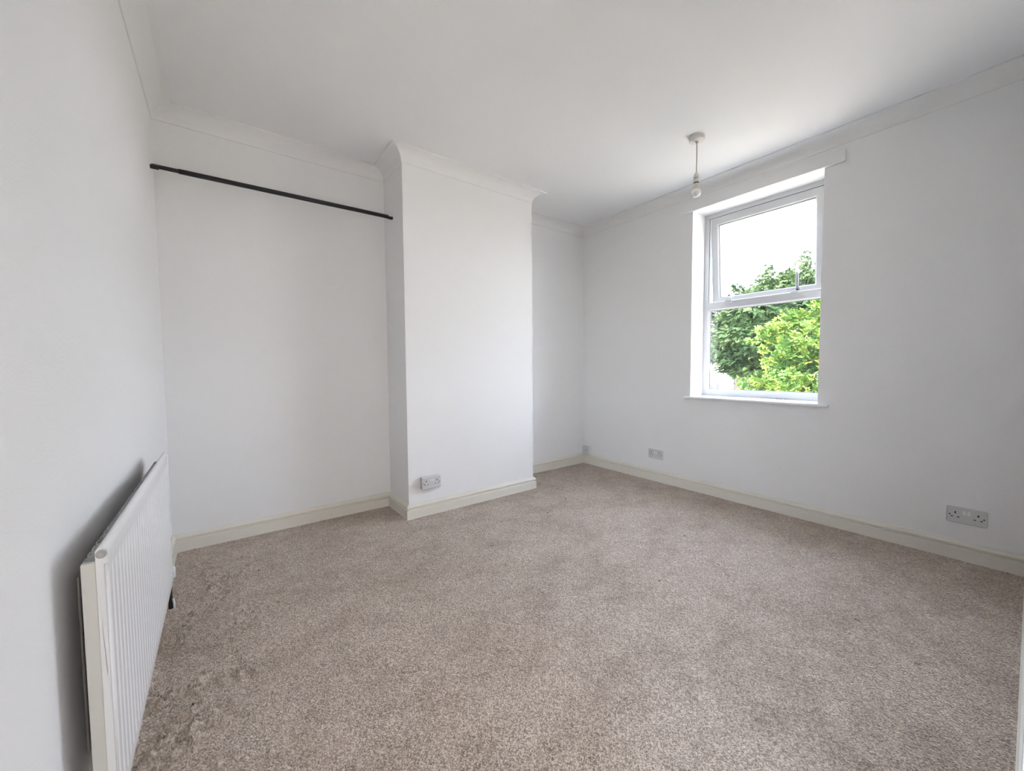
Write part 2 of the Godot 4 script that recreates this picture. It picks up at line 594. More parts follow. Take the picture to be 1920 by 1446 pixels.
func window() -> void:
	var w := base("window_1", Vector3(FRAME_X, WIN_B, (WIN_L + WIN_R) / 2))
	tag(w, "white plastic window with a tilted open top sash over a fixed pane", "window", "", "structure")
	var off := -w.position
	var place := func(o: MeshInstance3D) -> MeshInstance3D:
		o.position = off
		return o
	var zl := WIN_L
	var zr := WIN_R
	var st := begin()
	ring(st, FRAME_X, FRAME_X + 0.045, zl - 0.004, zr + 0.004, WIN_B - 0.002, WIN_T + 0.004, 0.045, 0.052, 0.041, 0.005)
	place.call(put(done(st), "outer_frame", M.upvc, w))
	st = begin()
	box(st, Vector3(FRAME_X - 0.001, 1.537, zl + 0.036), Vector3(FRAME_X + 0.044, 1.600, zr - 0.036), 0.005)
	place.call(put(done(st), "transom", M.upvc, w))
	# beads and black gasket round the lower pane
	st = begin()
	ring(st, FRAME_X + 0.012, FRAME_X + 0.03, zl + 0.040, zr - 0.040, WIN_B + 0.049, 1.539, 0.008, 0.008, 0.008, 0.003)
	place.call(put(done(st), "glazing_bead", M.upvc, w))
	st = begin()
	ring(st, FRAME_X + 0.024, FRAME_X + 0.034, zl + 0.045, zr - 0.045, WIN_B + 0.054, 1.534, 0.006, 0.006, 0.006, 0.001)
	place.call(put(done(st), "gasket", M.gasket, w))
	place.call(put(box_mesh(Vector3(FRAME_X + 0.029, WIN_B + 0.053, zl + 0.044), Vector3(FRAME_X + 0.033, 1.536, zr - 0.044)), "glass_pane", M.glass, w))
	# black seal seen in the gap round the sash
	st = begin()
	ring(st, FRAME_X + 0.004, FRAME_X + 0.008, zl + 0.039, zr - 0.039, 1.596, WIN_T - 0.034, 0.0035, 0.001, 0.005, 0.001)
	place.call(put(done(st), "frame_seal", M.gasket, w))
	# the sash hangs from its top edge and stands open at the bottom
	var hinge := Vector3(FRAME_X + 0.008, 2.300, 0)
	var pivot := Node3D.new()
	var tilt := Transform3D(Basis(Vector3.BACK, deg_to_rad(4.0)), hinge)
	pivot.free()
	var s0 := zl + 0.049
	var s1 := zr - 0.049
	st = begin()
	ring(st, 0.0, 0.058, s0, s1, -0.708, 0.0, 0.056, 0.052, 0.056, 0.008)
	var sash := put(done(st), "sash", M.upvc, w)
	sash.transform = Transform3D(Basis.IDENTITY, off) * tilt
	st = begin()
	ring(st, 0.014, 0.024, s0 + 0.054, s1 - 0.054, -0.658, -0.054, 0.006, 0.006, 0.006, 0.001)
	put(done(st), "gasket", M.gasket, sash)
	put(box_mesh(Vector3(0.020, -0.66, s0 + 0.052), Vector3(0.024, -0.052, s1 - 0.052)), "glass_pane", M.glass, sash)
	# lever handle near the right, its base plate, and a bare base plate on the left
	st = begin()
	box(st, Vector3(-0.009, -0.706, 1.872), Vector3(0.001, -0.672, 1.918), 0.003)
	put(done(st), "handle_base", M.upvc, sash)
	st = begin()
	box(st, Vector3(-0.022, -0.682, 1.888), Vector3(-0.006, -0.656, 1.906), 0.004)
	box(st, Vector3(-0.026, -0.668, 1.889), Vector3(-0.014, -0.562, 1.904), 0.004)
	put(done(st), "handle", M.handle_grey, sash)
	put(box_mesh(Vector3(-0.024, -0.694, 1.889), Vector3(-0.004, -0.674, 1.905), 0.004), "handle_pivot", M.black_plastic, sash)
	st = begin()
	box(st, Vector3(-0.009, -0.706, 1.405), Vector3(0.001, -0.668, 1.450), 0.003)
	box(st, Vector3(-0.016, -0.700, 1.420), Vector3(-0.006, -0.660, 1.432), 0.003)
	put(done(st), "handle_base", M.clear_plastic, sash)
	for z in [1.43, 1.893]:   # wedge plates on the transom that the handles close on
		place.call(put(box_mesh(Vector3(FRAME_X - 0.007, 1.580, z - 0.026), Vector3(FRAME_X + 0.01, 1.606, z + 0.026), 0.003), "wedge_plate", M.upvc, w))

	st = begin()   # window board
	box(st, Vector3(ROOM_X - 0.03, 0.782, 1.170), Vector3(ROOM_X + 0.004, 0.8035, 2.165), 0.006)
	box(st, Vector3(ROOM_X - 0.01, 0.785, WIN_L + 0.001), Vector3(FRAME_X + 0.03, 0.8035, WIN_R - 0.001))
	var sill := put(done(st), "window_sill", M.white_gloss)
	tag(sill, "white painted window board with a rounded nose under the window", "sill")
	var bat := put(box_mesh(Vector3(ROOM_X - 0.02, 2.338, 1.112), Vector3(ROOM_X + 0.001, 2.408, 2.212), 0.003), "curtain_batten", M.wall_paint)
	tag(bat, "long white painted board fixed to the wall above the window", "board")


# ------------------------------------------------------------------ landing behind the camera: out of view, its window placed to light the room by the doorway
func landing() -> void:
	var z0 := FRONT_Z + 0.1
	var z1 := 5.3
	var st := begin()
	# left wall with the opening for the unseen window
	box(st, Vector3(-1.15, -0.2, z0), Vector3(-0.9, 2.66, 3.2))
	box(st, Vector3(-1.15, -0.2, 5.1), Vector3(-0.9, 2.66, z1))
	box(st, Vector3(-1.15, -0.2, 3.2), Vector3(-0.9, 0.55, 5.1))
	box(st, Vector3(-1.15, 2.3, 3.2), Vector3(-0.9, 2.66, 5.1))
	box(st, Vector3(2.2, -0.2, z0), Vector3(2.3, 2.66, z1))
	box(st, Vector3(-1.15, -0.2, z0 - 0.1), Vector3(-0.12, 2.66, z0))
	box(st, Vector3(-1.15, -0.2, z1), Vector3(2.3, 2.66, z1 + 0.1))
	var o := put(done(st), "wall_landing", M.wall_paint)
	tag(o, "white painted walls of the landing behind the camera", "wall", "", "structure")
	o = put(box_mesh(Vector3(-0.9, 2.5, z0), Vector3(2.3, 2.66, z1)), "ceiling", M.ceiling_paint)
	tag(o, "white ceiling of the landing behind the camera", "ceiling", "", "structure")
	o = put(box_mesh(Vector3(-0.9, -0.2, z0), Vector3(2.3, 0.0, z1)), "floor", M.landing_carpet)
	tag(o, "beige carpet of the landing behind the camera", "carpet", "", "structure")
	var w := base("window_2")  # out of view; size and place chosen for the light through the doorway
	tag(w, "unseen white framed window on the left of the landing, placed to light the room", "window", "", "structure")
	for b in [[3.2, 3.25, 0.55, 2.3], [5.05, 5.1, 0.55, 2.3], [3.25, 5.05, 0.55, 0.60], [3.25, 5.05, 2.25, 2.3]]:
		put(box_mesh(Vector3(-1.08, b[2], b[0]), Vector3(-1.02, b[3], b[1])), "frame_bar", M.upvc, w)
	put(box_mesh(Vector3(-1.052, 0.59, 3.24), Vector3(-1.048, 2.26, 5.06)), "glass_pane", M.glass, w)


# ------------------------------------------------------------------ outside
func spray_mesh(kind: String) -> ArrayMesh:
	var st := begin()
	var r := RandomNumberGenerator.new()
	r.seed = hash(kind)
	if kind == "conifer":
		# a drooping fan of scale-leaf fronds, each a tapering ribbon folded along its rib
		for k in 9:
			var side := -1.0 if k % 2 else 1.0
			var f := k / 9.0
			var root := Vector3(0, 0.02 * sin(f * 3.0), 0.20 * f)
			var ang := side * lerpf(1.1, 0.25, f) + r.randf_range(-0.15, 0.15)
			var len_ := lerpf(0.11, 0.075, f) * r.randf_range(0.8, 1.2)
			frond(st, root, Vector3(sin(ang), r.randf_range(-0.25, 0.2), cos(ang)), len_, 0.020)
		frond(st, Vector3.ZERO, Vector3(0, 0.05, 1), 0.26, 0.016)
	else:
		# a twig of oval leaves
		for k in 8:
			var f := k / 8.0
			var ang := k * 2.4
			var d := Vector3(cos(ang), r.randf_range(-0.2, 0.5), sin(ang) * 0.6 + 0.5).normalized()
			leaf(st, Vector3(0, 0, 0.14 * f), d, 0.075 * r.randf_range(0.75, 1.2))
	st.generate_normals()
	return st.commit()


func frond(st: SurfaceTool, a: Vector3, dir: Vector3, len_: float, wide: float) -> void:
	var d := dir.normalized()
	var s := d.cross(Vector3.UP).normalized() * wide
	var m := a + d * len_ * 0.5 + Vector3.UP * 0.006
	var e := a + d * len_ - Vector3.UP * 0.015
	tri(st, a, m + s - Vector3.UP * 0.005, m)
	tri(st, a, m, m - s - Vector3.UP * 0.005)
	tri(st, m, m + s - Vector3.UP * 0.005, e)
	tri(st, m, e, m - s - Vector3.UP * 0.005)


func leaf(st: SurfaceTool, a: Vector3, d: Vector3, len_: float) -> void:
	var s := d.cross(Vector3.UP).normalized() * len_ * 0.32
	var n := s.cross(d).normalized() * len_ * 0.12
	var m1 := a + d * len_ * 0.35 + n * 0.3
	var m2 := a + d * len_ * 0.7 + n * 0.2
	var e := a + d * len_ - n
	tri(st, a, m1 + s - n, m1)
	tri(st, a, m1, m1 - s - n)
	tri(st, m1, m1 + s - n, m2 + s * 0.7 - n)
	tri(st, m1, m2 + s * 0.7 - n, m2)
	tri(st, m1, m2, m2 - s * 0.7 - n)
	tri(st, m1, m2 - s * 0.7 - n, m1 - s - n)
	tri(st, m2, m2 + s * 0.7 - n, e)
	tri(st, m2, e, m2 - s * 0.7 - n)


# sprays set over the surface of rounded clumps: [centre, radius, how many]
func foliage(parent: Node3D, mesh: Mesh, leaf_mat: Material, clumps: Array, colors: Array, droop: float, size: float) -> void:
	var at := []
	var tint := []
	for c in clumps:
		var centre: Vector3 = c[0]
		var rad: Vector3 = c[1]
		var tone: float = c[3] if c.size() > 3 else rng.randf()
		for k in int(c[2]):
			var u := Vector3(rng.randfn(), rng.randfn(), rng.randfn()).normalized()
			var p := centre + u * rad * (0.55 + 0.5 * sqrt(rng.randf()))
			var out := (u * Vector3(1.0, 0.55, 1.0) + Vector3(0, droop, 0) + Vector3(rng.randf_range(-0.4, 0.4), rng.randf_range(-0.3, 0.3), rng.randf_range(-0.4, 0.4))).normalized()
			var b := Basis.looking_at(out, Vector3.UP if absf(out.y) < 0.95 else Vector3.RIGHT, true)
			b = b * Basis(Vector3.BACK, rng.randf_range(-0.9, 0.9))
			at.append(Transform3D(b.scaled(Vector3.ONE * size * (c[4] if c.size() > 4 else 1.0) * rng.randf_range(0.7, 1.25)), p - parent.position))
			var pick := pow(clampf(tone * 0.6 + rng.randf() * 0.4, 0.0, 0.999), 1.25) * (colors.size() - 1)
			var i := int(pick)
			tint.append((colors[i] as Color).lerp(colors[i + 1], pick - i))
	var mm := MultiMesh.new()
	mm.transform_format = MultiMesh.TRANSFORM_3D
	mm.use_colors = true
	mm.mesh = mesh
	mm.instance_count = at.size()
	for i in at.size():
		mm.set_instance_transform(i, at[i])
		mm.set_instance_color(i, tint[i])
	var o := MultiMeshInstance3D.new()
	o.name = "foliage"
	o.multimesh = mm
	o.material_override = leaf_mat
	o.set_meta("kind", "stuff")
	parent.add_child(o, true)


func limb(st: SurfaceTool, a: Vector3, b: Vector3, r0: float, r1: float) -> void:
	var d := (b - a).normalized()
	var u := d.cross(Vector3.UP if absf(d.y) < 0.9 else Vector3.RIGHT).normalized()
	var v := d.cross(u)
	for k in 8:
		var p := u * cos(TAU * k / 8) + v * sin(TAU * k / 8)
		var q := u * cos(TAU * (k + 1) / 8) + v * sin(TAU * (k + 1) / 8)
		tri(st, a + p * r0, b + q * r1, a + q * r0)
		tri(st, a + p * r0, b + p * r1, b + q * r1)


func outside() -> void:
	var ground_y := -3.0
	var g := put(box_mesh(Vector3(-60, ground_y - 0.2, -80), Vector3(120, ground_y, 80)), "ground", M.ground_mix)
	tag(g, "garden ground below the window", "ground", "", "structure")
	var low := put(box_mesh(Vector3(-0.12, ground_y, -0.12), Vector3(OUT_X, -0.2, FRONT_Z + 0.1)), "wall_lower", M.brick_far)
	tag(low, "brick storey of the house below the room", "wall", "", "structure")

	# --- the conifer: several leaders over a broad drooping crown
	var c := base("conifer_tree", Vector3(13.2, ground_y, -1.3))
	tag(c, "tall dark green conifer with feathery drooping sprays seen through the window", "tree", "trees outside the window")
	var trunk := begin(true)
	limb(trunk, Vector3(0, 0, 0), Vector3(0.1, 4.2, 0.1), 0.2, 0.13)
	limb(trunk, Vector3(0.1, 4.2, 0.1), Vector3(0.15, 6.9, 0.5), 0.13, 0.02)
	limb(trunk, Vector3(0, 3.4, 0), Vector3(-0.2, 6.5, -0.5), 0.09, 0.02)
	limb(trunk, Vector3(0, 3.0, 0), Vector3(-0.5, 5.2, -1.3), 0.07, 0.02)
	limb(trunk, Vector3(0, 3.6, 0), Vector3(-0.8, 4.6, -1.9), 0.06, 0.02)
	limb(trunk, Vector3(0, 3.2, 0), Vector3(-0.6, 4.8, 1.6), 0.07, 0.02)
	put(done(trunk), "trunk", M.bark, c)
	var clumps := []
	var count := 0
	while count < 250:   # the broad crown
		var u := Vector3(rng.randf_range(-1, 1), rng.randf_range(-1, 1), rng.randf_range(-1, 1))
		if u.length() > 1.0 or u.length() < 0.45:
			continue
		var p := Vector3(13.2, 1.95, -1.15) + u * Vector3(1.5, 1.35, 2.15)
		if p.y < 0.75 + 0.30 * absf(p.z + 1.9):
			continue
		clumps.append([p, Vector3(0.34, 0.2, 0.34) * rng.randf_range(0.8, 1.3), 84])
		count += 1
	for lead in [[-1.74, 4.05, 0.5, 3.0], [-1.25, 3.80, 0.4, 3.1], [-0.83, 4.25, 0.55, 2.9], [-0.3, 3.6, 0.45, 2.8], [-2.35, 3.35, 0.35, 2.7], [0.2, 3.9, 0.5, 2.7]]:
		var n := 14
		for k in n:
			var f := k / float(n - 1)
			var w: float = lead[2] * (1.0 - f * 0.88)
			for j in 2:
				var a := rng.randf() * TAU
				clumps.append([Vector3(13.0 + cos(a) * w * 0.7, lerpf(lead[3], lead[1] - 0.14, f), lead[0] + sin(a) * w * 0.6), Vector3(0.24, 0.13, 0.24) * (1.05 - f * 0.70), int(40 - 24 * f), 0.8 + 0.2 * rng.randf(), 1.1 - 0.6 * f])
	for k in 7:   # a branch that reaches out to the left
		clumps.append([Vector3(12.9, 3.0 + 0.09 * k, -2.2 - 0.07 * k), Vector3(0.17, 0.09, 0.17) * (1.0 - k * 0.1), 14])
	for p in [[1.78, -2.95], [2.1, -3.0], [1.5, -2.85], [1.25, -2.65], [1.0, -2.4], [0.85, -2.1], [1.2, -2.3], [1.5, -2.5], [2.35, -2.9], [1.9, -2.6], [2.65, -2.7], [2.9, -2.5]]:
		clumps.append([Vector3(12.4 + rng.randf() * 0.4, p[0], p[1]), Vector3(0.30, 0.17, 0.30), 60])
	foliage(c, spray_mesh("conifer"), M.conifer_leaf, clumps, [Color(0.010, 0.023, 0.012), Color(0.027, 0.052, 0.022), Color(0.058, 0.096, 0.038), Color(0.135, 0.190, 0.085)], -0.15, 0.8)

	# --- the golden leafed tree nearer the house
	var y := base("golden_tree", Vector3(9.3, ground_y, 0.75))
	tag(y, "yellow green broadleaf tree with orange tips in front of the conifer", "tree", "trees outside the window")
	trunk = begin(true)
	limb(trunk, Vector3(0, 0, 0), Vector3(0, 2.6, 0), 0.12, 0.08)
	limb(trunk, Vector3(0, 2.6, 0), Vector3(0, 4.9, 0.2), 0.08, 0.02)
	limb(trunk, Vector3(0, 2.3, 0), Vector3(-0.1, 3.9, -0.9), 0.06, 0.02)
	limb(trunk, Vector3(0, 2.5, 0), Vector3(0, 4.6, -0.5), 0.05, 0.015)
	put(done(trunk), "trunk", M.bark, y)
	clumps = []
	count = 0
	while count < 95:
		var u := Vector3(rng.randf_range(-1, 1), rng.randf_range(-1, 1), rng.randf_range(-1, 1))
		if u.length() > 1.0 or u.length() < 0.4:
			continue
		var p := Vector3(9.2, 0.75, 0.75) + u * Vector3(0.9, 1.2, 1.05)
		clumps.append([p, Vector3(0.24, 0.15, 0.24) * rng.randf_range(0.75, 1.2), 30])
		count += 1
	for p in [[9.1, 0.62, -0.55], [9.1, 0.52, -0.35], [9.0, 0.66, -0.2], [9.1, 0.48, -0.1], [9.0, 1.55, -0.3], [9.0, 1.72, -0.15], [9.1, 1.62, 0.0], [9.0, 1.40, -0.05], [9.0, 1.86, 0.14], [9.0, 1.92, 0.42], [9.1, 2.1, 0.66], [9.1, 2.0, 0.9], [9.0, 0.5, 0.1]]:
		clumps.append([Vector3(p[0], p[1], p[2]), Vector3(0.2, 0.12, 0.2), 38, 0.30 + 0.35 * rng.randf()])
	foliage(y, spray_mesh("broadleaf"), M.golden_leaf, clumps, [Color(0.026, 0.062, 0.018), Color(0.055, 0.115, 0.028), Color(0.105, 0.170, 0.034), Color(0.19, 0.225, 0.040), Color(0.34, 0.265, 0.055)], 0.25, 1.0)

	var s := base("silver_shrub", Vector3(7.6, ground_y, 1.32))
	tag(s, "pale silvery green shrub at the lower right corner of the window", "shrub", "trees outside the window")
	trunk = begin(true)
	limb(trunk, Vector3.ZERO, Vector3(0, 3.4, 0), 0.06, 0.02)
	put(done(trunk), "trunk", M.bark, s)
	clumps = []
	for k in 16:
		clumps.append([Vector3(7.6 + rng.randf_range(-0.2, 0.2), 0.15 + k * 0.055, 1.32 + rng.randf_range(-0.18, 0.2)), Vector3(0.15, 0.12, 0.15), 24])
	foliage(s, spray_mesh("silver"), M.silver_leaf, clumps, [Color(0.04, 0.065, 0.045), Color(0.08, 0.11, 0.085), Color(0.14, 0.17, 0.15)], 0.2, 0.75)

	# --- houses beyond the trees
	var h := base("white_house", Vector3(30, ground_y, -15))
	tag(h, "white rendered house with two dark windows behind the conifer", "house", "houses beyond the trees")
	put(box_mesh(Vector3(0, 0, -5.0), Vector3(7, 4.6, 4.82)), "wall", M.render_white, h)
	var st := begin()
	face(st, [Vector3(-0.3, 4.55, -5.3), Vector3(-0.3, 4.55, 5.0), Vector3(3.5, 5.6, 5.0), Vector3(3.5, 5.6, -5.3)], Vector3(-1, 1, 0))
	face(st, [Vector3(7.3, 4.55, -5.3), Vector3(7.3, 4.55, 5.0), Vector3(3.5, 5.6, 5.0), Vector3(3.5, 5.6, -5.3)], Vector3(1, 1, 0))
	face(st, [Vector3(-0.3, 4.55, 5.0), Vector3(7.3, 4.55, 5.0), Vector3(3.5, 5.6, 5.0)], Vector3(0, 0, 1))
	face(st, [Vector3(-0.3, 4.55, -5.3), Vector3(7.3, 4.55, -5.3), Vector3(3.5, 5.6, -5.3)], Vector3(0, 0, -1))
	face(st, [Vector3(-0.3, 4.55, -5.3), Vector3(7.3, 4.55, -5.3), Vector3(7.3, 4.55, 5.0), Vector3(-0.3, 4.55, 5.0)], Vector3(0, -1, 0))
	put(done(st), "roof", M.roof_tile, h)
	for wz in [3.27, 3.70]:
		var ww: float = 0.28 if wz < 3.5 else 0.22
		var wf := put(box_mesh(Vector3(-0.05, 2.18, wz), Vector3(0.05, 2.63, wz + ww)), "window", M.window_dark, h)
		put(box_mesh(Vector3(-0.07, 2.14, wz - 0.03), Vector3(0.04, 2.18, wz + ww + 0.03)), "sill", M.render_white, wf)
	var b := base("brick_house", Vector3(29.9, ground_y, -9.9))
	tag(b, "brown brick house wall glimpsed under the conifer beside the white house", "house", "houses beyond the trees")
	put(box_mesh(Vector3(0, 0, 0), Vector3(6, 4.4, 4.0)), "wall", M.brick_far, b)
	put(box_mesh(Vector3(-0.2, 4.4, 0), Vector3(6.2, 4.6, 4.2)), "roof_edge", M.roof_tile, b)
	put(box_mesh(Vector3(-0.06, 2.1, 0.35), Vector3(0.05, 3.0, 0.75)), "window", M.window_dark, b)


# ------------------------------------------------------------------ radiator
func radiator() -> void:
	var z0 := 0.857
	var z1 := 1.903
	var y0 := 0.183
	var y1 := 0.728
	var r := base("radiator", Vector3(0.05, 0, (z0 + z1) / 2))
	tag(r, "white fluted panel radiator with convector fins hung low on the left wall", "radiator")
	var off := -r.position
	# the pressed panel: a front sheet with flutes, rolled over at top and bottom, flat at the back
	var prof := []   # x, y round the section; front side later gets the flutes
	var xb := 0.0555
	var xf := 0.0725
	var ys := [y0 + 0.014, y0 + 0.032, y0 + 0.042, y0 + 0.056, y0 + 0.12, (y0 + y1) / 2, y1 - 0.12, y1 - 0.062, y1 - 0.050, y1 - 0.040, y1 - 0.016]
	prof.append(Vector3(xb, y0 + 0.004, 0))
	prof.append(Vector3(xb + 0.004, y0, 0))
	prof.append(Vector3(xf - 0.005, y0, 0))
	prof.append(Vector3(xf - 0.001, y0 + 0.005, 0))
	for yy in ys:
		var k := smoothstep(y0 + 0.03, y0 + 0.056, yy) * (1.0 - smoothstep(y1 - 0.064, y1 - 0.040, yy))
		prof.append(Vector3(xf, yy, k))
	prof.append(Vector3(xf - 0.0015, y1 - 0.006, 0))
	prof.append(Vector3(xf - 0.006, y1 - 0.001, 0))
	prof.append(Vector3((xf + xb) / 2, y1, 0))
	prof.append(Vector3(xb + 0.004, y1 - 0.002, 0))
	prof.append(Vector3(xb, y1 - 0.008, 0))
	var flutes := 31
	var per := 10
	var nz := flutes * per
	var st := begin(true)
	var grid := []
	for i in nz + 1:
		var z := lerpf(z0, z1, i / float(nz))
		var ph := fposmod(i / float(per), 1.0)
		var wave := smoothstep(0.30, 0.48, absf(ph - 0.5) * 1.0 + 0.0) # flat crest, narrow valley at the ends of each pitch
		if i == 0 or i == nz:
			wave = 0.6
		var row := []
		for p in prof:
			row.append(Vector3(p.x - 0.0042 * wave * p.z, p.y, z) + off)
		grid.append(row)
	for i in nz:
		for k in prof.size():
			var j := (k + 1) % prof.size()
			tri(st, grid[i][k], grid[i + 1][j], grid[i + 1][k])
			tri(st, grid[i][k], grid[i][j], grid[i + 1][j])
	var ends := begin()
	for e in [[0, Vector3(0, 0, -1)], [nz, Vector3(0, 0, 1)]]:
		var pts: Array = grid[e[0]].duplicate()
		face(ends, pts, e[1])
	st.generate_normals()
	var m := st.commit()
	done(ends)
	ends.commit(m)
	var panel := put(m, "panel", M.radiator_enamel, r)
	tag(panel, "white vertically fluted front panel")
	# seam bead up the near edge and the plugged end of the top water channel
	st = begin(true)
	tube(st, [Vector3(xf - 0.003, y0 + 0.02, z1 + 0.001) + off, Vector3(xf - 0.003, y1 - 0.035, z1 + 0.001) + off], 0.0022, 8)
	put(done(st), "seam", M.radiator_enamel, r)
	st = begin(true)
	var turn := Transform3D(Basis(Vector3.RIGHT, PI / 2) , Vector3(0.0645, y1 - 0.014, z1 - 0.001) + off)
	lathe(st, [Vector2(0.0, 0.0035), Vector2(0.0052, 0.0035), Vector2(0.0062, 0.0055), Vector2(0.0078, 0.0045), Vector2(0.0082, 0.0)], 20, turn)
	put(done(st), "end_plug", M.plug_grey, r)
	# convector: a folded sheet behind the panel, open at the top
	st = begin()
	var fy0 := y0 + 0.03
	var fy1 := 0.699
	var x0 := 0.0365
	var x1 := 0.0555
	var t := 0.0012
	var pitch := (z1 - 0.006 - z0 - 0.02) / 31.0
	for k in 31:
		var za := z0 + 0.02 + k * pitch
		box(st, Vector3(x0, fy0, za) + off, Vector3(x1, fy1, za + t) + off)
		box(st, Vector3(x0, fy0, za + pitch * 0.6) + off, Vector3(x1, fy1, za + pitch * 0.6 + t) + off)
		box(st, Vector3(x0 - t, fy0, za) + off, Vector3(x0, fy1, za + pitch * 0.6 + t) + off)
	put(done(st), "convector_fins", M.fin_steel, r)
	put(box_mesh(Vector3(x0 - 0.0015, fy0, z1 - 0.012) + off, Vector3(x1, fy1, z1 - 0.002) + off, 0.001), "end_cover", M.radiator_side, r)
	for z in [0.93, 1.755]:
		st = begin()
		box(st, Vector3(0.0012, 0.24, z - 0.016) + off, Vector3(0.005, 0.63, z + 0.016) + off, 0.001)
		box(st, Vector3(0.0012, 0.60, z - 0.016) + off, Vector3(0.034, 0.64, z - 0.012) + off, 0.001)
		box(st, Vector3(0.0012, 0.26, z - 0.016) + off, Vector3(0.034, 0.30, z - 0.012) + off, 0.001)
		box(st, Vector3(0.018, 0.59, z - 0.016) + off, Vector3(0.035, 0.66, z + 0.010) + off, 0.002)
		put(done(st), "bracket", M.bracket_steel, r)
	# valve and its pipe at the far end, mostly hidden by the panel
	st = begin(true)
	tube(st, [Vector3(0.044, -0.01, 0.692) + off, Vector3(0.044, 0.13, 0.695) + off, Vector3(0.048, 0.18, 0.71) + off, Vector3(0.058, 0.206, 0.75) + off, Vector3(0.064, 0.212, z0 + 0.002) + off], 0.0080, 12)
	put(done(st), "pipe", M.black_plastic, r)
	st = begin(true)
	tube(st, [Vector3(0.0575, -0.01, 0.697) + off, Vector3(0.057, 0.02, 0.698) + off, Vector3(0.054, 0.045, 0.697) + off], 0.0042, 10)
	put(done(st), "pipe_clip", M.white_gloss, r)
	st = begin(true)
	lathe(st, [Vector2(0.0, 0.185), Vector2(0.014, 0.186), Vector2(0.015, 0.225), Vector2(0.011, 0.238), Vector2(0.0, 0.24)], 16, Transform3D(Basis.IDENTITY, Vector3(0.062, 0, 0.81) + off))
	put(done(st), "valve_cap", M.white_gloss, r)


func clothes_rail() -> void:
	var y := 2.140
	var a := Vector3(0.0, y, 0.143)
	var b := Vector3(BREAST_L, y, 0.170)
	var r := base("clothes_rail", a)
	tag(r, "black telescopic clothes rail spanning the left alcove high up", "rail")
	var d := b - a
	var at := func(x: float) -> Vector3: return d * (x / BREAST_L)
	var st := begin(true)
	tube(st, [at.call(0.006), at.call(0.14)], 0.0105, 16)
	put(done(st), "inner_tube", M.rail_black, r)
	st = begin(true)
	tube(st, [at.call(0.115), at.call(BREAST_L - 0.030)], 0.0130, 16)
	put(done(st), "outer_tube", M.rail_black, r)
	for e in [[0.0, 1.0], [BREAST_L, -1.0]]:   # half cups screwed to the walls
		st = begin()
		var n := 10
		for k in n:
			var a0 := PI + PI * k / n
			var a1 := PI + PI * (k + 1) / n
			var p0 := Vector3(0, sin(a0), cos(a0))
			var p1 := Vector3(0, sin(a1), cos(a1))
			var c: Vector3 = at.call(e[0])
			var l := Vector3(0.034 * e[1], 0, 0)
			face(st, [c + p0 * 0.0155, c + p1 * 0.0155, c + p1 * 0.0155 + l, c + p0 * 0.0155 + l], p0)
			face(st, [c + p0 * 0.0135, c + p1 * 0.0135, c + p1 * 0.0135 + l, c + p0 * 0.0135 + l], -p0)
			face(st, [c + p0 * 0.0135 + l, c + p1 * 0.0135 + l, c + p1 * 0.0155 + l, c + p0 * 0.0155 + l], l)
			face(st, [c, c + p0 * 0.0155, c + p1 * 0.0155, c], l)
		put(done(st), "end_socket", M.rail_black, r)


func pendant() -> void:
	var p := base("pendant_lamp", Vector3(2.757, CEIL, 1.618))
	tag(p, "bare white bulb hanging on a cord from a round ceiling rose", "lamp")
	var st := begin(true)
	lathe(st, [Vector2(0.0, -0.029), Vector2(0.010, -0.0285), Vector2(0.040, -0.026), Vector2(0.0465, -0.022), Vector2(0.0475, -0.004), Vector2(0.0475, 0.0)], 40)
	put(done(st), "ceiling_rose", M.pendant_plastic, p)
	st = begin(true)
	lathe(st, [Vector2(0.004, -0.040), Vector2(0.006, -0.036), Vector2(0.011, -0.029)], 16)
	put(done(st), "cord_grip", M.flex_cord, p)
	st = begin(true)
	tube(st, [Vector3(0, -0.03, 0), Vector3(0.0008, -0.12, 0.0005), Vector3(0, -0.225, 0)], 0.0032, 10)
	put(done(st), "cord", M.flex_cord, p)
	st = begin(true)
	lathe(st, [Vector2(0.012, -0.285), Vector2(0.0165, -0.284), Vector2(0.0168, -0.262), Vector2(0.0150, -0.2605)], 24)
	lathe(st, [Vector2(0.0150, -0.2585), Vector2(0.0168, -0.257), Vector2(0.0160, -0.243), Vector2(0.0110, -0.228), Vector2(0.0055, -0.221), Vector2(0.0, -0.220)], 24)
	put(done(st), "lamp_holder", M.pendant_plastic, p)
	st = begin(true)
	lathe(st, [Vector2(0.0135, -0.291), Vector2(0.0155, -0.2905), Vector2(0.0155, -0.2845), Vector2(0.012, -0.284)], 24)
	put(done(st), "shade_ring", M.gasket, p)
	st = begin(true)
	lathe(st, [Vector2(0.0140, -0.2610), Vector2(0.0152, -0.2598), Vector2(0.0140, -0.2580)], 24)
	put(done(st), "holder_seam", M.gasket, p)
	var bulb := base("light_bulb", Vector3(2.757, CEIL - 0.291, 1.618))
	tag(bulb, "white frosted bulb in the holder of the hanging cord, unlit", "bulb")
	st = begin(true)
	lathe(st, [Vector2(0.0205, -0.0365), Vector2(0.0203, -0.0345), Vector2(0.0180, -0.018), Vector2(0.0160, -0.006), Vector2(0.0145, 0.0), Vector2(0.0, 0.001)], 28)
	put(done(st), "collar", M.bulb_collar, bulb)
	st = begin(true)
	var prof := []
	for k in 13:
		var a := -PI / 2 + k * (PI / 2 + 0.80) / 12.0
		prof.append(Vector2(0.0300 * cos(a), -0.057 + 0.0300 * sin(a)))
	prof[0] = Vector2(0.0, -0.087)
	prof.append(Vector2(0.0200, -0.0360))
	lathe(st, prof, 32)
	put(done(st), "dome", M.bulb_dome, bulb)


